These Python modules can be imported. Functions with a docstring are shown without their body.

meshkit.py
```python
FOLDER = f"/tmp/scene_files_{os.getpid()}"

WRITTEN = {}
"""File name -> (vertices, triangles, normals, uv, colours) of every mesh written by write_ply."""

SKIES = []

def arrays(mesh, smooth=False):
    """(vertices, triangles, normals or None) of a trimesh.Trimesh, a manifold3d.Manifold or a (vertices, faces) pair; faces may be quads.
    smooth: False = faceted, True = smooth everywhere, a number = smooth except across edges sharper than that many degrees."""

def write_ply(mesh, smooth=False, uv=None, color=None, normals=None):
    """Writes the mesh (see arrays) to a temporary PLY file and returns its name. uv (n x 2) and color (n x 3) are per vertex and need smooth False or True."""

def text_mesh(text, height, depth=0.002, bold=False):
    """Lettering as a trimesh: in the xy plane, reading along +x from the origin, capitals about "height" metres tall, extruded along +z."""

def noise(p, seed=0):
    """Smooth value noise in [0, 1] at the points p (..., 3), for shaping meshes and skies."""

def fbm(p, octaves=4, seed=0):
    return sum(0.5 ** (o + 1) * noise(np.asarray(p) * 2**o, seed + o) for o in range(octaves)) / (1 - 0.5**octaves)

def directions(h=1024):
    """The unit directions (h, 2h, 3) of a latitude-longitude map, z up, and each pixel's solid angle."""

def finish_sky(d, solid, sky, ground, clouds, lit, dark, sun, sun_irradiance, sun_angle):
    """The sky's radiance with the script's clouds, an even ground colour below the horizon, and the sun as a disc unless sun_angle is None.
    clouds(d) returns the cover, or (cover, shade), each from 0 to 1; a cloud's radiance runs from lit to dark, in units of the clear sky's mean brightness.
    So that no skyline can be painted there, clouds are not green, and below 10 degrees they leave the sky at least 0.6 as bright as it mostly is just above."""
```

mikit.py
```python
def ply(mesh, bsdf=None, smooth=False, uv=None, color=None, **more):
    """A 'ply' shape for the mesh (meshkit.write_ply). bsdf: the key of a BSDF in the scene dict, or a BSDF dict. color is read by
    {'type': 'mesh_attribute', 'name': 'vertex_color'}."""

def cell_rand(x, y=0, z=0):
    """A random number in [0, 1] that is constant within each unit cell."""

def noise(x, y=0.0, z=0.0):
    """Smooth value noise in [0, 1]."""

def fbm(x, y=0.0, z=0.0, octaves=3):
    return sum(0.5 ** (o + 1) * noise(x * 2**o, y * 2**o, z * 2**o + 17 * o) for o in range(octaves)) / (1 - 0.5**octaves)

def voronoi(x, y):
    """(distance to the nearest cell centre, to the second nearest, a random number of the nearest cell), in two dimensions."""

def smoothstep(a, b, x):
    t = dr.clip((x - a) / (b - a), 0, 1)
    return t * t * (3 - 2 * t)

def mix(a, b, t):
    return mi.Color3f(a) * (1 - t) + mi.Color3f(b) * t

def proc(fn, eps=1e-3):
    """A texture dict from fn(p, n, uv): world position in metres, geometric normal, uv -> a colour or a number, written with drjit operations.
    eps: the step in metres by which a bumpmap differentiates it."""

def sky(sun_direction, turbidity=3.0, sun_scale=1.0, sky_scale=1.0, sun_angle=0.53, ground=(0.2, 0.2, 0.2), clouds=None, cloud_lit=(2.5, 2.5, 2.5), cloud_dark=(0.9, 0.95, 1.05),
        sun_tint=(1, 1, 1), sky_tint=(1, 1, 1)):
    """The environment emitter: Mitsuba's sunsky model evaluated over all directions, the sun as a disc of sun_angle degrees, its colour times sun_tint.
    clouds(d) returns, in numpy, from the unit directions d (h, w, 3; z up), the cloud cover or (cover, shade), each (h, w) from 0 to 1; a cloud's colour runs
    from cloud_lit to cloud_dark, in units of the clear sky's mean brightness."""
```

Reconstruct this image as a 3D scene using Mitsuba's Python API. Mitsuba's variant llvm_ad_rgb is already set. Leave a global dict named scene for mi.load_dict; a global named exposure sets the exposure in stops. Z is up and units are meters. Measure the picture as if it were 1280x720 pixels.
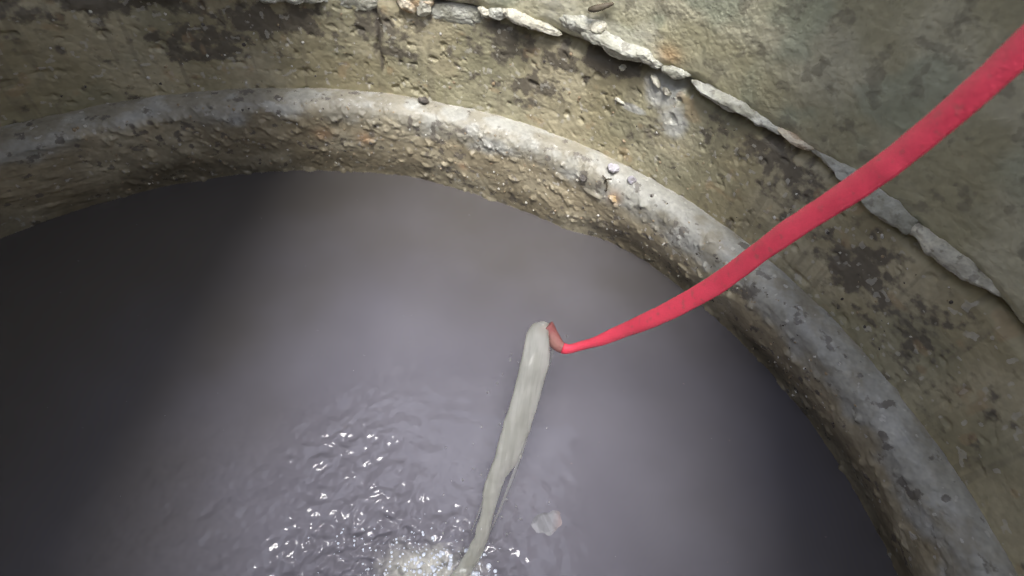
import math
import numpy as np
import trimesh
import drjit as dr
import mitsuba as mi
import mikit
import meshkit
from mikit import proc, fbm, noise, smoothstep, mix

T = mi.ScalarTransform4f
rng = np.random.default_rng(7)
scene, labels = {}, {}

# ------------------------------------------------------------------ camera, sky, exposure
PITCH, ROLL = math.radians(52), math.radians(8)
Fw = np.array([0, math.cos(PITCH), -math.sin(PITCH)])
U0 = np.array([0, math.sin(PITCH), math.cos(PITCH)])
UP = -math.sin(ROLL) * np.array([1, 0, 0]) + math.cos(ROLL) * U0
scene['camera'] = {
    'type': 'thinlens', 'fov': 2 * math.degrees(math.atan(640 / 700)), 'fov_axis': 'x',
    'to_world': T().look_at(origin=[0, 0, 0], target=Fw.tolist(), up=UP.tolist()),
    'aperture_radius': 0.0028, 'focus_distance': 0.95, 'near_clip': 0.01, 'far_clip': 500.0}
scene['sky'] = mikit.sky((-0.04, -0.43, 1.0), turbidity=3, sun_scale=0.3, sun_angle=22, sun_tint=(.87, 1.0, 1.22), clouds=lambda d: 1.0,
                         cloud_lit=(1.20, 1.27, 1.54))
exposure = 3.74

# ------------------------------------------------------------------ helpers
CX, CY, R = -0.389, 0.067, 1.30          # centre and inner radius of the well
Z_WATER, Z_LEDGE, Z_JOINT = -1.20, -0.943, -0.662


def nz(p, s, seed=0, octaves=4):
    return meshkit.fbm(np.asarray(p) * s, octaves, seed) - 0.5


def sstep(a, b, x):
    t = np.clip((x - a) / (b - a), 0, 1)
    return t * t * (3 - 2 * t)


def on_wall(theta, z, r=R):
    t = math.radians(theta)
    return np.array([CX + r * math.cos(t), CY + r * math.sin(t), z])


def key(name):
    if name not in scene and name not in labels:
        return name
    k = 1
    while f'{name}_{k:03d}' in scene or f'{name}_{k:03d}' in labels:
        k += 1
    return f'{name}_{k:03d}'


def add(name, mesh, bsdf, smooth=True, label=None, category=None, group=None, kind=None, **more):
    k = key(name)
    scene[k] = mikit.ply(mesh, bsdf, smooth=smooth, **more)
    d = {a: b for a, b in (('label', label), ('category', category), ('group', group), ('kind', kind)) if b}
    if d:
        labels[k] = d
    return k


def lump(size, seed, rough=0.18, freq=2.2, sub=4, taper=0.0):
    """An irregular broken lump; size = half axes."""
    m = trimesh.creation.icosphere(subdivisions=sub)
    v = np.array(m.vertices)
    # blocky broken faces: cut by a few random planes
    r = np.random.default_rng(seed)
    for _ in range(9):
        n = r.normal(size=3)
        n /= np.linalg.norm(n)
        c = r.uniform(0.62, 0.9)
        dd = np.maximum(v @ n - c, 0)
        v = v - dd[:, None] * n * 0.9
    v[:, 1:] *= (1 + taper * v[:, :1])
    size = np.asarray(size)
    k = size.min()
    w = v * size                                                     # broken relief at a scale of its own, not stretched with the lump
    w = w * (1 + rough * 1.6 * nz(w / k + seed, freq * .45, seed, 3) * [.3, 1, 1][0])[:, None]
    n = v / size
    n /= np.linalg.norm(n, axis=1, keepdims=True)
    w += n * (rough * k * (2.4 * nz(w / k + 3 * seed, freq * .4, seed + 1, 4)))[:, None]
    return trimesh.Trimesh(w, m.faces, process=False)


def stick_on_wall(mesh, theta, z, r, tilt=0.0):
    """local x along the wall (to the right as seen from inside), y outwards into the wall, z up"""
    t = math.radians(theta)
    er = np.array([math.cos(t), math.sin(t), 0])
    es = np.array([math.sin(t), -math.cos(t), 0])
    ez = np.array([0, 0, 1.0])
    c, s = math.cos(tilt), math.sin(tilt)
    M = np.stack([c * es + s * ez, er, -s * es + c * ez], 1)
    v = np.asarray(mesh.vertices) @ M.T + on_wall(theta, z, r)
    return trimesh.Trimesh(v, mesh.faces, process=False)


def tube(points, a, b=None, side=(1, 0, 0), n=20, twist=None, cap=True, sub=8):
    """Swept ellipse through points (smoothly interpolated). a: half width along side, b: half thickness."""
    from scipy.interpolate import CubicSpline
    P = np.asarray(points, float)
    s = np.r_[0, np.cumsum(np.linalg.norm(np.diff(P, axis=0), axis=1))]
    q = np.linspace(0, s[-1], (len(P) - 1) * sub + 1)
    C = CubicSpline(s, P)(q)
    A = np.interp(q, s, np.broadcast_to(a, len(P)))
    B = A if b is None else np.interp(q, s, np.broadcast_to(b, len(P)))
    W = np.zeros(len(q)) if twist is None else np.interp(q, s, twist)
    Tn = np.gradient(C, axis=0)
    Tn /= np.linalg.norm(Tn, axis=1, keepdims=True)
    S = np.asarray(side, float) - (Tn @ np.asarray(side, float))[:, None] * Tn
    S /= np.linalg.norm(S, axis=1, keepdims=True)
    N = np.cross(Tn, S)
    ca, sa = np.cos(W)[:, None], np.sin(W)[:, None]
    S, N = S * ca + N * sa, N * ca - S * sa
    ph = np.arange(n) / n * 2 * np.pi
    V = C[:, None] + A[:, None, None] * np.cos(ph)[None, :, None] * S[:, None] + B[:, None, None] * np.sin(ph)[None, :, None] * N[:, None]
    m = len(q)
    i, j = np.meshgrid(np.arange(m - 1), np.arange(n), indexing='ij')
    k = (j + 1) % n
    f = np.concatenate([np.stack([i * n + j, (i + 1) * n + j, (i + 1) * n + k], -1).reshape(-1, 3),
                        np.stack([i * n + j, (i + 1) * n + k, i * n + k], -1).reshape(-1, 3)])
    V = V.reshape(-1, 3)
    if cap:
        V = np.vstack([V, C[:1], C[-1:]])
        jj = np.arange(n)
        f = np.vstack([f, np.stack([np.full(n, m * n), jj, (jj + 1) % n], 1),
                       np.stack([np.full(n, m * n + 1), (m - 1) * n + (jj + 1) % n, (m - 1) * n + jj], 1)])
    mesh = trimesh.Trimesh(V, f[:, ::-1], process=False)
    return mesh


# ------------------------------------------------------------------ materials
def theta_s(p):
    return dr.atan2(p.y - CY, p.x - CX) * R


def spots(s, z, items):
    m = mi.Float(0)
    for th, zz, rs, rz, k in items:
        a = (s - math.radians(th) * R) / rs
        b = (z - zz) / rz
        m = dr.maximum(m, k * dr.exp(-(a * a + b * b)))
    return m


DARK = [(76.5, -.715, .085, .045, 1.0), (70.5, -.735, .06, .035, 1.0), (65.5, -.70, .07, .03, 1.15), (92.6, -.745, .05, .05, 1.0),
        (87.5, -.725, .05, .03, .95), (73.5, -.83, .10, .05, .75), (60, -.86, .06, .05, .45), (89.5, -.80, .06, .06, .6), (79, -.76, .06, .05, .7),
        (102, -.76, .16, .05, .9), (112, -.80, .14, .06, .8), (45, -.72, .16, .05, .9), (33, -.80, .2, .07, .8), (120, -.7, .2, .05, .9)]
PALE = [(59, -.70, .05, .06, 1.0), (57, -.76, .05, .06, .7), (83, -.672, .10, .02, 1.0), (63.5, -.60, .12, .05, .5), (61.5, -.78, .04, .012, .8),
        (94, -.83, .05, .03, .4), (68, -.77, .04, .03, .35)]


def wall_colour(p, n, uv):
    s, z = theta_s(p), p.z
    big = fbm(s * 7, z * 9, 3.1, 3)
    mid = fbm(s * 26 + 5, z * 30, 1.7, 4)
    fine = fbm(s * 120, z * 120, .3, 3)
    c = mix((.34, .30, .185), (.475, .425, .285), smoothstep(.3, .7, big))
    c = mix(c, (.27, .275, .19), smoothstep(.5, .75, fbm(s * 5 + 9, z * 6, 8.0, 3)) * .4)          # thin algae
    c = c * (0.80 + .40 * mid)
    pl = smoothstep(.25, .6, spots(s, z, PALE) * (.45 + 1.0 * fbm(s * 30 + 3, z * 30, 2.2, 4)))
    c = mix(c, (.56, .565, .52), pl * .85)
    d = spots(s, z, DARK)
    dk = smoothstep(.44, .60, fbm(s * 30 + 2, z * 33, 5.5, 4) * .74 + d * .29)
    c = mix(c, (.10, .085, .07), dk * .82)
    run = smoothstep(.60, .78, fbm(s * 45, z * 4, 4.0, 3))
    c = mix(c, (.17, .15, .11), run * .35)
    gro = dr.exp(-dr.square((s - math.radians(91.95) * R) / .006)) * smoothstep(-.89, -.86, z)
    c = mix(c, (.10, .085, .07), gro * .8)
    wht = smoothstep(.73, .80, fbm(s * 70 + 7, z * 75, 6.0, 2))
    c = mix(c, (.55, .53, .46), wht * .5)
    ochre = smoothstep(.72, .85, fbm(s * 30 + 20, z * 30, 2.0, 2))
    c = mix(c, (.42, .30, .17), ochre * .4)
    return c * (.82 + .36 * fine)


def upper_colour(p, n, uv):
    s, z = theta_s(p), p.z
    c = mix((.34, .315, .20), (.45, .425, .30), smoothstep(.3, .7, fbm(s * 8, z * 10, 1.0, 4)))
    c = mix(c, (.28, .31, .225), smoothstep(.5, .7, fbm(s * 9 + 4, z * 9, 7.0, 3)) * .6)
    c = mix(c, (.15, .135, .10), smoothstep(.6, .72, fbm(s * 30, z * 30, 2.0, 4)) * .5)
    smear = smoothstep(.25, .6, spots(s, z, [(66.5, -.625, .17, .035, 1.0), (62, -.60, .06, .05, .7), (71, -.59, .10, .03, .6)]) * (.4 + fbm(s * 26, z * 30, 3.0, 4)))
    c = mix(c, (.50, .485, .38), smear * .8)                                             # mortar smeared up the ring
    c = mix(c, (.50, .30, .14), dr.exp(-dr.square((s - math.radians(59.3) * R) / .03) - dr.square((z + .615) / .022)) * .55)
    return c * (.85 + .3 * fbm(s * 100, z * 100, 0.0, 3))


def lower_colour(p, n, uv):
    s, z = theta_s(p), p.z
    rr = dr.sqrt(dr.square(p.x - CX) + dr.square(p.y - CY))
    edge = (fbm(s * 14, z * 8, 2.0, 4) - .5) * .10
    widen = .034 * smoothstep(1.95, 1.35, s)
    band = smoothstep(-1.015 - widen, -.972 - widen, z + edge)
    mid = fbm(s * 30, z * 34, rr * 30, 4)
    c = mix((.31, .265, .18), (.42, .375, .27), smoothstep(.3, .7, fbm(s * 9, z * 12, 1.0, 4)))
    dirt = smoothstep(.42, .66, fbm(s * 16 + 4, z * 22, rr * 22, 4) + .10 * smoothstep(1.55, 2.1, s))
    c = mix(c, mix(mix((.34, .335, .29), (.46, .465, .44), fbm(s * 12, z * 20, 5.0, 3)), (.27, .245, .185), dirt * .75), band * .9)
    c = c * (.78 + .44 * mid)
    c = mix(c, (.50, .30, .17), spots(s, z, [(94.5, -1.06, .022, .022, .65), (59.6, -1.0, .02, .02, .6), (81, -1.10, .012, .012, .5), (100, -1.05, .03, .02, .5)]))
    c = mix(c, (.13, .115, .10), smoothstep(.62, .72, fbm(s * 42 + 3, z * 46, rr * 42, 4)) * .75)
    c = mix(c, (.60, .59, .55), smoothstep(.74, .82, fbm(s * 80, z * 80, rr * 80, 2)) * .55)
    wet = smoothstep(-1.10, -1.165, z + (fbm(s * 11, 0.0, 4.0, 4) - .5) * .10)      # soaked rim above the water
    c = c * (1 - .42 * wet)
    return c * (.82 + .36 * fbm(s * 130, z * 130, rr * 130, 2))


def wall_bump(p, n, uv):
    return fbm(p.x * 160, p.y * 160, p.z * 160, 3)


def two(b):
    return {'type': 'twosided', 'bsdf': b}


def concrete(fn, rough=.6, spec=.5, bump=.0026):
    return two({'type': 'bumpmap', 'scale': bump, 'arbitrary': proc(wall_bump, 1e-3),
                'bsdf': {'type': 'principled', 'base_color': proc(fn), 'roughness': rough, 'specular': spec}})


scene['mat_wall'] = concrete(wall_colour, .62)
scene['mat_upper'] = concrete(upper_colour, .65)
scene['mat_lower'] = concrete(lower_colour, .42)


def mottled(a, b, dark=(.12, .1, .08), amount=.5):
    def fn(p, n, uv):
        c = mix(a, b, smoothstep(.3, .7, fbm(p.x * 40, p.y * 40, p.z * 40, 4)))
        c = mix(c, dark, smoothstep(.58, .72, fbm(p.x * 70 + 9, p.y * 70, p.z * 70, 3)) * amount)
        return c * (.85 + .3 * fbm(p.x * 260, p.y * 260, p.z * 260, 2))
    return fn


scene['mat_mortar_pale'] = concrete(mottled((.44, .42, .34), (.60, .58, .48), amount=.5), .6, bump=.003)
scene['mat_mortar_grey'] = concrete(mottled((.33, .325, .26), (.47, .47, .41), amount=.45), .6, bump=.003)
scene['mat_mortar_tan'] = concrete(mottled((.50, .36, .20), (.66, .60, .47), (.30, .19, .10), .5), .6, bump=.003)
scene['mat_stone_dark'] = concrete(mottled((.07, .063, .058), (.14, .125, .11)), .5, bump=.003)
scene['mat_stone_lilac'] = concrete(mottled((.38, .36, .40), (.52, .50, .54)), .4, bump=.003)
scene['mat_twig'] = concrete(mottled((.05, .04, .025), (.11, .09, .06)), .7, bump=.002)
scene['mat_chip_pale'] = two({'type': 'principled', 'base_color': {'type': 'rgb', 'value': [.62, .60, .55]}, 'roughness': .3, 'specular': .6})
scene['mat_chip_dark'] = two({'type': 'principled', 'base_color': {'type': 'rgb', 'value': [.09, .08, .07]}, 'roughness': .4})
scene['mat_chip_tan'] = two({'type': 'principled', 'base_color': {'type': 'rgb', 'value': [.34, .26, .17]}, 'roughness': .4})


# ------------------------------------------------------------------ the well's rings
def angles():
    d = lambda a, b, n: np.linspace(a, b, n, endpoint=False)
    return np.radians(np.concatenate([d(-180, 5, 230), d(5, 40, 190), d(40, 104, 720), d(104, 128, 140), d(128, 180, 60)]))


TH = angles()


def ring_mesh(z, radius_fn, r_out=1.47):
    """A closed ring: inner face as a height field over (angle, z), top and bottom rims, outer face."""
    z = np.asarray(z)
    t, zz = np.meshgrid(TH, z, indexing='ij')
    base = np.stack([CX + R * np.cos(t), CY + R * np.sin(t), zz], -1)
    r, zz = radius_fn(t, zz, base)
    cols_r = np.concatenate([np.full((len(TH), 1), r_out), r, np.full((len(TH), 1), r_out)], 1)
    cols_z = np.concatenate([zz[:, :1], zz, zz[:, -1:]], 1)
    V = np.stack([CX + cols_r * np.cos(TH)[:, None], CY + cols_r * np.sin(TH)[:, None], cols_z], -1)
    n, m = V.shape[:2]
    i, j = np.meshgrid(np.arange(n), np.arange(m), indexing='ij')
    a, b = (i + 1) % n, (j + 1) % m
    f = np.concatenate([np.stack([i * m + j, i * m + b, a * m + b], -1).reshape(-1, 3), np.stack([i * m + j, a * m + b, a * m + j], -1).reshape(-1, 3)])
    return trimesh.Trimesh(V.reshape(-1, 3), f, process=False)


def middle_radius(t, z, p):
    r = R + .010 * nz(p, 5, 1, 3) + .009 * nz(p, 18, 2, 4) + .003 * nz(p, 90, 3, 2)
    pit = np.maximum(nz(p, 38, 8, 3) - .15, 0) * .05                       # spalls
    s = np.degrees(t)
    groove = .009 * np.exp(-((s - 91.95 - .25 * np.sin(z * 60)) / .28) ** 2) * sstep(-.885, -.865, z)
    top = .035 * sstep(-.700, -.668, z + .03 * nz(p, 14, 5, 3)) * (0.35 + .65 * sstep(80, 74, s))   # broken upper arris
    return r + pit + groove + top, z


def upper_radius(t, z, p):
    s = np.degrees(t)
    r = R - .016 + .012 * nz(p, 4, 21, 3) + .007 * nz(p, 20, 22, 4) + .003 * nz(p, 80, 23, 2)
    lip = .022 * sstep(-.630, -.662, z + .02 * nz(p, 16, 25, 3))
    z = z + .022 * nz(p * [1, 1, 0], 13, 26, 3) * sstep(-.60, -.655, z)
    return r + lip * .6, z


def lower_radius(t, z, p):
    """z runs from the foot to the ledge; the shoulder is rounded and stands proud of the wall above"""
    s = np.degrees(t)
    face = 1.252 - .016 * sstep(88, 76, s) * sstep(60, 66, s) + .035 * sstep(66, 54, s)     # the worn waterline wanders
    low = sstep(-1.04, -1.2, z)
    q = np.clip((z - (Z_LEDGE - .050)) / .050, 0, 1)
    shoulder = 1.234 + .066 * (1 - np.sqrt(np.clip(1 - q ** 2.2, 0, 1)))
    r = np.where(z > Z_LEDGE - .05, shoulder, 1.234 + (face - 1.234) * low)
    r = r + .014 * nz(p, 8, 31, 3) * (1 - q ** 6) + .009 * nz(p, 18, 32, 4) * (1 - .5 * q) + .004 * nz(p, 85, 33, 3)
    r = r - .010 * np.maximum(nz(p, 45, 36, 2) - .1, 0) * 3 * (1 - q ** 4)
    z = z + .006 * nz(p * [1, 1, 0], 12, 35, 3) * q
    return r, z


W = 'well_wall'
labels[W] = {'label': 'round well wall of stained grey-brown concrete rings standing in murky water', 'category': 'wall'}
LOW = add(W + '__concrete_ring', ring_mesh(np.concatenate([np.linspace(-1.5, -1.23, 8), np.linspace(-1.225, -.994, 62), Z_LEDGE - .05 + .05 * np.sin(np.linspace(0, np.pi / 2, 26))]), lower_radius), 'mat_lower',
          label='lowest ring with the pale worn shoulder just above the water')
MID = add(W + '__concrete_ring', ring_mesh(np.concatenate([np.linspace(-.965, -.672, 84)]), middle_radius), 'mat_wall',
          label='middle ring with dark mottled stains')
TOP = add(W + '__concrete_ring', ring_mesh(np.concatenate([np.linspace(-.655, -.48, 50), np.linspace(-.47, .05, 40)]), upper_radius), 'mat_upper',
          label='upper ring, smoother and greenish grey, behind the broken mortar')

# mortar squeezed out of the upper joint: a backing bead deep in the joint, then lumps that still cling to it
bead_t = np.radians(np.linspace(20, 140, 220))
bead = np.stack([CX + 1.345 * np.cos(bead_t), CY + 1.345 * np.sin(bead_t), np.full(220, -.664)], 1)
add(MID + '__mortar_bead', tube(bead, .03, .016, side=(0, 0, 1), n=10, sub=1), 'mat_mortar_grey')
MORTAR = [  # theta, z, (half length, depth, height), radius, tilt, taper, material, seed
    (74.3, -.652, (.082, .030, .0155), 1.292, -.13, -.25, 'mat_mortar_pale', 3),
    (78.3, -.655, (.030, .022, .016), 1.296, .1, 0, 'mat_mortar_grey', 4),
    (68.6, -.630, (.085, .034, .026), 1.296, -.08, .1, 'mat_mortar_grey', 5),
    (65.2, -.637, (.095, .036, .026), 1.293, -.05, .05, 'mat_mortar_grey', 6),
    (62.3, -.642, (.065, .036, .022), 1.294, -.10, -.15, 'mat_mortar_grey', 7),
    (67.2, -.618, (.024, .024, .018), 1.288, .5, 0, 'mat_mortar_pale', 8),
    (88.5, -.676, (.026, .016, .034), 1.296, .1, .1, 'mat_mortar_tan', 9),
    (86.7, -.680, (.024, .014, .030), 1.297, -.2, 0, 'mat_mortar_pale', 10),
    (87.6, -.668, (.050, .014, .018), 1.299, 0, 0, 'mat_mortar_tan', 30),
    (83.2, -.684, (.095, .008, .026), 1.303, .05, .1, 'mat_mortar_grey', 11),
    (79.6, -.662, (.020, .018, .012), 1.294, -.3, 0, 'mat_mortar_pale', 12),
    (94.0, -.690, (.055, .010, .026), 1.304, .0, 0, 'mat_mortar_grey', 13),
    (60.0, -.690, (.020, .010, .006), 1.297, -.6, 0, 'mat_mortar_pale', 14),
    (58.6, -.702, (.012, .010, .007), 1.297, -.2, 0, 'mat_mortar_pale', 15),
    (63.2, -.775, (.016, .006, .005), 1.299, -.15, 0, 'mat_mortar_pale', 16),
    (63.8, -.692, (.009, .009, .007), 1.297, .3, 0, 'mat_mortar_pale', 17),
    (101, -.684, (.11, .022, .024), 1.296, .03, .1, 'mat_mortar_grey', 18),
    (107, -.672, (.12, .024, .020), 1.295, -.04, -.2, 'mat_mortar_grey', 19),
    (113, -.670, (.10, .024, .022), 1.294, .02, .1, 'mat_mortar_grey', 24),
    (58.2, -.648, (.035, .022, .014), 1.292, .1, .1, 'mat_mortar_grey', 20),
    (51.5, -.655, (.12, .026, .020), 1.294, -.03, -.3, 'mat_mortar_grey', 21),
    (45.5, -.650, (.05, .018, .013), 1.296, .06, .2, 'mat_mortar_tan', 22),
    (38.0, -.655, (.13, .028, .024), 1.292, -.02, .25, 'mat_mortar_grey', 23),
    (29.5, -.652, (.10, .026, .018), 1.293, .03, -.2, 'mat_mortar_pale', 25)]
for th, z, size, r, tilt, tp, mat, seed in MORTAR:
    add(MID + '__mortar_lump', stick_on_wall(lump(size, seed, .34, 2.2, 5, tp), th, z, r, tilt), mat)


# aggregate showing in the worn faces: joined, too small to pick apart
def chips(n, th0, th1, z0, z1, rfun, lo, hi, seed):
    r = np.random.default_rng(seed)
    base = trimesh.creation.icosphere(subdivisions=1)
    out = []
    for k in range(n):
        th, z = r.uniform(th0, th1), r.uniform(z0, z1)
        s = lo * (hi / lo) ** (r.random() ** 2.2)
        v = base.vertices * (1 + .35 * (r.random((len(base.vertices), 1)) - .5)) * s * r.uniform(.6, 1.3, 3)
        out.append(stick_on_wall(trimesh.Trimesh(v, base.faces, process=False), th, z, rfun(th, z), r.uniform(-1, 1)))
    return trimesh.util.concatenate(out)


def low_r(th, z):
    t, zz = np.array([[math.radians(th)]]), np.array([[z]])
    p = np.stack([CX + R * np.cos(t), CY + R * np.sin(t), zz], -1)
    return float(lower_radius(t, zz, p)[0][0, 0])


def mid_r(th, z):
    t, zz = np.array([[math.radians(th)]]), np.array([[z]])
    p = np.stack([CX + R * np.cos(t), CY + R * np.sin(t), zz], -1)
    return float(middle_radius(t, zz, p)[0][0, 0])


for n, mat, seed in ((260, 'mat_chip_tan', 1), (130, 'mat_chip_dark', 2), (130, 'mat_chip_pale', 3)):
    add(LOW + '__aggregate', chips(n, 25, 128, -1.19, -.952, low_r, .0014, .0042, seed), mat, smooth=False, kind='stuff')
    add(MID + '__aggregate', chips(n // 2, 25, 128, -.93, -.70, mid_r, .0012, .0045, seed + 10), mat, smooth=False, kind='stuff')


# ------------------------------------------------------------------ unseen slab added to shade the sides, open hatch in it, and the ground
def sheet_with_hole(outer, hole, z0, z1):
    from shapely.geometry import Polygon, box
    g = box(*outer).difference(hole if not isinstance(hole, tuple) else box(*hole))
    m = trimesh.creation.extrude_polygon(g, z1 - z0, engine='earcut')
    m.apply_translation([0, 0, z0])
    return m


from shapely.geometry import Point
scene['mat_slab'] = concrete(mottled((.26, .25, .22), (.36, .35, .31)), .8)
scene['mat_ground'] = two({'type': 'diffuse', 'reflectance': proc(lambda p, n, uv: mix((.16, .125, .085), (.26, .215, .15), fbm(p.x * 3, p.y * 3, 0.0, 5)))})
add('added_shade_slab', sheet_with_hole((CX - 2.4, CY - 2.4, CX + 2.4, CY + 2.4), (-.60, -.60, .375, 1.29), .055, .34), 'mat_slab', smooth=False, kind='structure')  # added out of view so less light reaches left and right
add('ground', sheet_with_hole((-200, -200, 200, 200), Point(CX, CY).buffer(1.9, 48), -.25, .33), 'mat_ground', smooth=False, kind='structure')

# ------------------------------------------------------------------ water
JET_FOOT = np.array([-.030, .206])


def water_height(x, y):
    p = np.stack([x, y, np.zeros_like(x)], -1)
    dx, dy = x - JET_FOOT[0], y - JET_FOOT[1]
    d = np.hypot(dx, dy)
    h = .0022 * nz(p, 9, 41, 2) + .0012 * nz(p, 20, 42, 2)                                   # lazy background swell
    m1 = 1.25 * np.exp(-(((x + .20) / .17) ** 2 + ((y - .22) / .13) ** 2))
    m2 = np.exp(-(((x + .29) / .13) ** 2 + ((y - .40) / .15) ** 2)) * .62
    m3 = np.exp(-((d / .15) ** 2)) * .8
    m4 = np.exp(-(((x + .52) / .25) ** 2 + ((y - .22) / .25) ** 2)) * .3
    m = np.maximum.reduce([m1, m2, m3, m4])
    w = np.stack([x + .02 * nz(p, 12, 50, 2), y + .02 * nz(p, 12, 51, 2), np.zeros_like(x)], -1)
    chop = .024 * nz(w * [1, 1.25, 1], 28, 43, 2) + .018 * nz(w, 60, 44, 2)
    ringw = .0035 * np.sin(d * 2 * np.pi / .036 + 9 * nz(p, 8, 45, 2)) * np.exp(-d / .16)
    crown = .022 * np.exp(-((d - .034) / .016) ** 2) * (.5 + 1.8 * nz(p, 45, 46, 2))
    return h + m * chop + .009 * m1 * nz(w, 115, 47, 2) + ringw * .22 + crown


def axis(lo, hi, a, b, fine, coarse):
    return np.unique(np.concatenate([np.arange(lo, a, coarse), np.arange(a, b, fine), np.arange(b, hi + coarse, coarse)]))


gx = axis(CX - 1.45, CX + 1.45, -.80, .32, .0032, .02)
gy = axis(CY - 1.45, CY + 1.45, .02, .72, .0032, .02)
X, Y = np.meshgrid(gx, gy, indexing='ij')
V = np.stack([X, Y, Z_WATER + water_height(X, Y)], -1).reshape(-1, 3)
n, m = X.shape
i, j = np.meshgrid(np.arange(n - 1), np.arange(m - 1), indexing='ij')
f = np.concatenate([np.stack([i * m + j, (i + 1) * m + j, (i + 1) * m + j + 1], -1).reshape(-1, 3), np.stack([i * m + j, (i + 1) * m + j + 1, i * m + j + 1], -1).reshape(-1, 3)])
f = f[(np.hypot(V[f, 0] - CX, V[f, 1] - CY) < 1.40).all(1)]


def water_colour(p, n, uv):
    a = fbm(p.x * 4, p.y * 4, 1.0, 3)
    c = mix((.124, .119, .142), (.141, .136, .161), smoothstep(.3, .7, a))               # bluish base, sky reflection put into the colour near the jet
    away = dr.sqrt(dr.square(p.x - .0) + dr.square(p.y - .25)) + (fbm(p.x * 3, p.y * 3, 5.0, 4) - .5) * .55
    c = mix(c, (.090, .083, .078), smoothstep(.35, 1.15, away))                          # dim reflection of the far wall painted in, darker and browner with distance
    d = dr.sqrt(dr.square((p.x + .085) / .10) + dr.square((p.y - .215) / .055))
    air = smoothstep(1.25, .25, d + (fbm(p.x * 45, p.y * 45, 3.0, 4) - .5) * 1.1)        # aerated plume where the jet dives
    return mix(c, (.40, .395, .36), air * .75)


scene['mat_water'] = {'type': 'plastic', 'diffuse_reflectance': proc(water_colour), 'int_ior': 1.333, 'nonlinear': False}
add('water', trimesh.Trimesh(V, f, process=False), 'mat_water', kind='structure')

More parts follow.
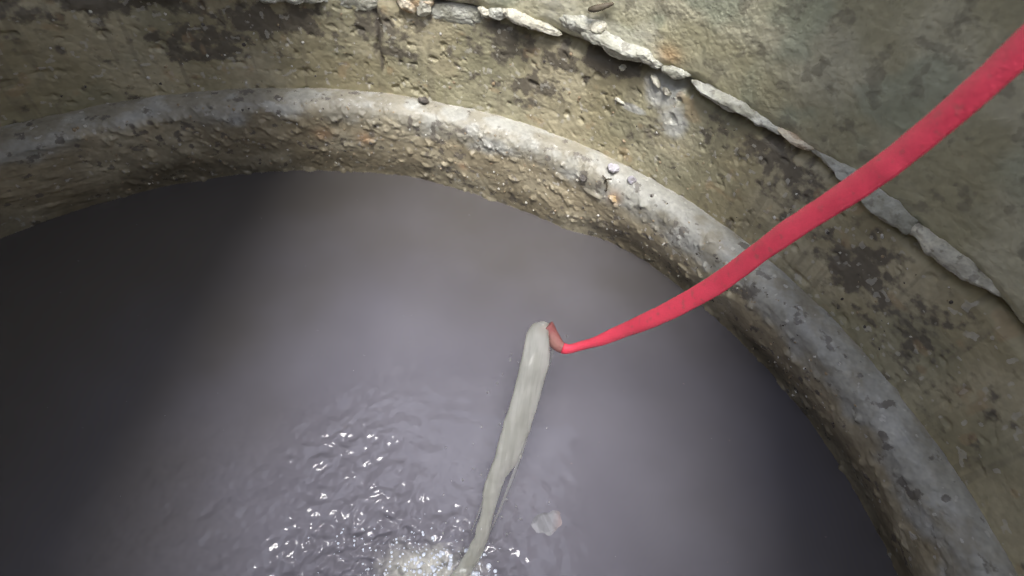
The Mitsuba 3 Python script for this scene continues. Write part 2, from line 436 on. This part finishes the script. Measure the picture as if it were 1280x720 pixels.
# bubbles and drops of the churned water
r = np.random.default_rng(11)
ball = trimesh.creation.icosphere(subdivisions=2)
out = []
for k in range(260):
    c = np.array([-.15, .235]) if r.random() < .65 else np.array([-.03, .22])
    q = c + r.normal(size=2) * ([.075, .035] if c[0] < -.1 else [.045, .03])
    s = .0010 * 3.0 ** (r.random() ** 1.6)
    z = Z_WATER + float(water_height(np.array([q[0]]), np.array([q[1]]))[0])
    out.append(trimesh.Trimesh(ball.vertices * [s, s, s * .8] + [q[0], q[1], z + s * .1], ball.faces, process=False))
for k in range(90):
    a, d = r.uniform(0, 2 * math.pi), abs(r.normal(.045, .022))
    q = np.array([-.045 + 1.5 * d * math.cos(a), .212 + d * math.sin(a)])
    s = r.uniform(.002, .0055)
    z = Z_WATER + float(water_height(q[:1], q[1:])[0])
    out.append(trimesh.Trimesh(ball.vertices * [s, s, s * .7] + [q[0], q[1], z], ball.faces, process=False))
scene['mat_foam'] = {'type': 'plastic', 'diffuse_reflectance': {'type': 'rgb', 'value': [.46, .49, .56]}, 'int_ior': 1.333}
add('foam', trimesh.util.concatenate(out), 'mat_foam', label='pale bubbles churned up where the jet meets the murky water', category='foam', kind='stuff')

# ------------------------------------------------------------------ water jet
JET = [(.0665, .5900, -.8600, .0110), (.0630, .5800, -.8440, .0160), (.0585, .5620, -.8370, .0195), (.0589, .5236, -.8414, .0246), (.0569, .4985, -.8548, .0259), (.0541, .4778, -.876, .0253),
       (.0498, .4558, -.8957, .0247), (.0424, .4187, -.9267, .0247), (.0351, .3830, -.962, .0241), (.0263, .3628, -.9854, .020), (.0173, .3436, -1.0091, .0158),
       (.0147, .3206, -1.037, .0134), (.0090, .2837, -1.0846, .0132), (-.0020, .2489, -1.1326, .0157), (-.0180, .2219, -1.1737, .0182), (-.0330, .2030, -1.21, .021)]
J = np.array(JET)
jet = tube(J[:, :3], J[:, 3], np.maximum(J[:, 3] * .45, .009), side=(1, .15, -.1), n=56, sub=14, twist=np.linspace(.1, -.25, len(J)))
v = np.array(jet.vertices)
nrm = np.array(jet.vertex_normals)
along = np.clip((-.84 - v[:, 2]) / .36, 0, 1)
stretch = np.stack([v[:, 0] * 70, v[:, 1] * 14, v[:, 2] * 10], 1)
amp = .0028 + .003 * along
v += nrm * (2 * nz(stretch, 1, 61, 3) * amp + .0012 * nz(stretch * [3.2, 1, 1], 1, 63, 2) + 2 * nz(v, 60, 62, 2) * (.0012 + .002 * along))[:, None]
scene['mat_jet'] = {'type': 'principled', 'base_color': proc(lambda p, n, uv: mix((.66, .665, .595), (.80, .80, .735), smoothstep(.3, .7, fbm(p.x * 120, p.y * 16, p.z * 12, 4)))),
                    'roughness': .22, 'spec_trans': .72, 'eta': 1.2}
add('water_jet', trimesh.Trimesh(v, jet.faces, process=False), 'mat_jet', label='pale twisting jet of water pouring from the red hose into the well', category='water jet')

scene['mat_scrap'] = two({'type': 'principled', 'base_color': proc(lambda p, n, uv: mix(mix((.15, .15, .165), (.19, .19, .21), smoothstep(.35, .65, fbm(p.x * 90 + p.y * 50, p.y * 25, 0.0, 3))), (.22, .175, .18), smoothstep(.145, .175, p.x))), 'roughness': .65})
scene['mat_strand'] = {'type': 'principled', 'base_color': {'type': 'rgb', 'value': [.8, .8, .78]}, 'roughness': .08, 'spec_trans': .85, 'eta': 1.33}
for k, (pts, rad) in enumerate([
        ([(.082, .566, -.866), (.080, .556, -.90), (.0795, .548, -.95), (.079, .543, -1.01)], [.0035, .0028, .0022, .0008]),
        ([(.090, .561, -.872), (.091, .556, -.91), (.0915, .553, -.955)], [.003, .0022, .0007]),
        ([(.036, .44, -.92), (.020, .395, -.985), (.006, .345, -1.06), (-.012, .29, -1.14)], [.0012, .0030, .0026, .0008]),
        ([(.062, .40, -.93), (.050, .36, -.99), (.036, .32, -1.06), (.020, .28, -1.13)], [.0010, .0028, .0022, .0008])]):
    add('water_jet__strand', tube(pts, rad, n=12, sub=10), 'mat_strand')
r = np.random.default_rng(5)
out = []
for k in range(70):
    t = r.random() ** .7
    c = np.array([.0607, .5576, -.84]) * (1 - t) + np.array([-.03, .206, -1.19]) * t
    q = c + r.normal(size=3) * [.03 + .02 * t, .02 + .02 * t, .012]
    s_ = .0008 * 2.6 ** r.random()
    out.append(trimesh.Trimesh(ball.vertices * [s_, s_, s_ * 1.5] + [q[0], q[1], max(q[2], -1.185)], ball.faces, process=False))
add('water_jet__drop', trimesh.util.concatenate(out), 'mat_strand', kind='stuff')
r = np.random.default_rng(6)
out = []
for k in range(110):
    a, d = r.uniform(0, 2 * math.pi), 1.22 * r.random() ** .3
    q = np.array([CX + d * math.cos(a), CY + d * math.sin(a)])
    s_ = .0008 * 2.2 ** (r.random() ** 2)
    out.append(trimesh.Trimesh(ball.vertices * (1 + .4 * (r.random((len(ball.vertices), 1)) - .5)) * [s_ * r.uniform(1, 2.5), s_, s_ * .5] + [q[0], q[1], Z_WATER + float(water_height(q[:1], q[1:])[0])], ball.faces, process=False))
add('scum', trimesh.util.concatenate(out), 'mat_scrap', smooth=False, label='specks of debris drifting on the grey water', category='scum', kind='stuff')

# ------------------------------------------------------------------ red hose
HOSE = [(.1072, .5536, -.8640, .0105, .0085), (.1192, .5510, -.8590, .0084, .0085), (.1333, .5527, -.850, .0080, .0100), (.1602, .5517, -.825, .0092, .010), (.1877, .5504, -.79, .0118, .010), (.2156, .5411, -.74, .0138, .009),
        (.2494, .5289, -.67, .0157, .008), (.2835, .515, -.58, .0166, .007), (.3075, .4963, -.47, .0168, .007), (.335, .457, -.32, .0168, .007), (.350, .43, -.16, .0168, .007), (.360, .41, .0, .0168, .007),
        (.362, .395, .20, .0168, .007), (.385, .385, .36, .018, .007), (.50, .37, .352, .02, .007), (.80, .33, .349, .024, .007), (1.3, .2, .349, .024, .007), (2.0, .1, .349, .024, .007)]
H = np.array(HOSE)
HK = 'red_hose'
labels[HK] = {'label': 'red flat hose hanging into the well from the right, water pouring from its end', 'category': 'hose'}


def hose_colour(p):
    c = mix((.54, .042, .075), (.64, .065, .105), fbm(p.x * 30, p.y * 30, p.z * 30, 3))
    c = mix(c, (.30, .10, .09), smoothstep(.60, .80, fbm(p.x * 130 + 3, p.y * 130, p.z * 130, 4)) * .45)       # specks of mud
    return c * (.92 + .16 * noise(p.x * 900, p.y * 900, p.z * 900))


scene['mat_hose'] = two({'type': 'bumpmap', 'scale': .0006, 'arbitrary': proc(lambda p, n, uv: noise(p.x * 900, p.y * 900, p.z * 900), 3e-4),
                         'bsdf': {'type': 'principled', 'base_color': proc(lambda p, n, uv: hose_colour(p)), 'roughness': .32, 'specular': .5}})
body = tube(H[:, :3], H[:, 3], H[:, 4], side=(.1, .62, .78), n=40, sub=30)
v = np.array(body.vertices)
v += np.array(body.vertex_normals) * (.0022 * nz(v, 22, 71, 2) + .0012 * nz(v, 60, 72, 2) * np.clip((v[:, 0] - .12) * 20, .3, 1))[:, None]
add(HK + '__body', trimesh.Trimesh(v, body.faces, process=False), 'mat_hose')
mouth_pts = [(.1078, .5534, -.8642), (.0990, .5574, -.8635), (.0900, .5640, -.8590), (.0800, .5725, -.8515), (.0700, .5800, -.8450)]
scene['mat_mouth'] = two({'type': 'principled', 'base_color': proc(mottled((.20, .06, .06), (.24, .12, .105), (.10, .06, .055), .5)), 'roughness': .5})
add(HK + '__mouth', tube(mouth_pts, [.0106, .0130, .0150, .0160, .0185], [.0087, .0110, .0125, .0140, .0170], side=(0, 0, 1), n=28, sub=6), 'mat_mouth', label='dull brownish red wet mouth of the hose')

# ------------------------------------------------------------------ loose bits
add('stone', stick_on_wall(lump((.017, .012, .010), 31, .5), 86.9, -.936, 1.283), 'mat_stone_dark',
    label='dark brown stone lying alone at the back of the pale ledge, towards the left', category='stone')
add('stone', stick_on_wall(lump((.020, .014, .009), 32, .5), 61.2, -.938, 1.262, .15), 'mat_stone_lilac',
    label='lilac-grey stone on the ledge beside the curled strand, right side', category='stone')
add('stone', stick_on_wall(lump((.012, .012, .008), 33, .5), 58.6, -.944, 1.262, -.2), 'mat_stone_lilac',
    label='small lilac-grey chip on the ledge, right of the larger lilac stone', category='stone')
add('stone', stick_on_wall(lump((.014, .012, .013), 34, .5), 59.7, -1.005, 1.236), 'mat_mortar_tan',
    label='tan crumb stuck to the ring face below the lilac stones', category='stone')
add('stone', stick_on_wall(lump((.008, .007, .006), 35, .5), 78.8, -1.115, 1.243), 'mat_chip_pale',
    label='tiny white chip on the ring face just above the water', category='stone')
add('stone', stick_on_wall(lump((.013, .010, .008), 36, .5), 64.2, -.985, 1.228), 'mat_stone_dark',
    label='small dark stone on the front of the ledge, left of the curled strand', category='stone')
q = np.linspace(0, 1, 14)
curl = np.stack([np.radians(61.9) - .028 * q - .012 * np.sin(q * 6), 1.236 - .010 * np.sin(q * 5) ** 2, -.955 - .030 * np.sin(q * 3.4) + .008 * np.sin(q * 9)], 1)
curl = np.stack([CX + curl[:, 1] * np.cos(curl[:, 0]), CY + curl[:, 1] * np.sin(curl[:, 0]), curl[:, 2]], 1)
add('strand', tube(curl, .0019, n=8, sub=4), 'mat_twig', label='thin brown curled strand caught on the ledge at right', category='strand')
tw = [on_wall(68.3, -.580, 1.277), on_wall(67.6, -.570, 1.262), on_wall(66.9, -.563, 1.268), on_wall(66.0, -.552, 1.272)]
add('twig', tube(tw, [.003, .0075, .007, .003], n=12, sub=6), 'mat_twig', label='short dark twig stuck to the upper ring above the mortar', category='twig')

# pale scrap half sunk to the right of the jet
u, w = np.meshgrid(np.linspace(-1, 1, 40), np.linspace(-1, 1, 40), indexing='ij')
px, py = u * .034 + .010 * w, w * .027
P3 = np.stack([px, py, u * 0], -1)
out_edge = np.hypot(u, w) + .9 * nz(P3, 40, 81, 3)
pz = .0035 * np.sin(u * 7 + 1.2 * w) * .3 + .006 * nz(P3, 40, 82, 3) - .010 * np.maximum(out_edge - .72, 0)
SV = np.stack([px + .143, py + .341, Z_WATER + .0028 + pz], -1).reshape(-1, 3)
n = m = 40
i, j = np.meshgrid(np.arange(n - 1), np.arange(m - 1), indexing='ij')
sf = np.concatenate([np.stack([i * m + j, (i + 1) * m + j, (i + 1) * m + j + 1], -1).reshape(-1, 3), np.stack([i * m + j, (i + 1) * m + j + 1, i * m + j + 1], -1).reshape(-1, 3)])
add('plastic_scrap', trimesh.Trimesh(SV, sf, process=False), 'mat_scrap', label='crumpled greyish scrap floating half sunk in the water right of the jet', category='scrap')
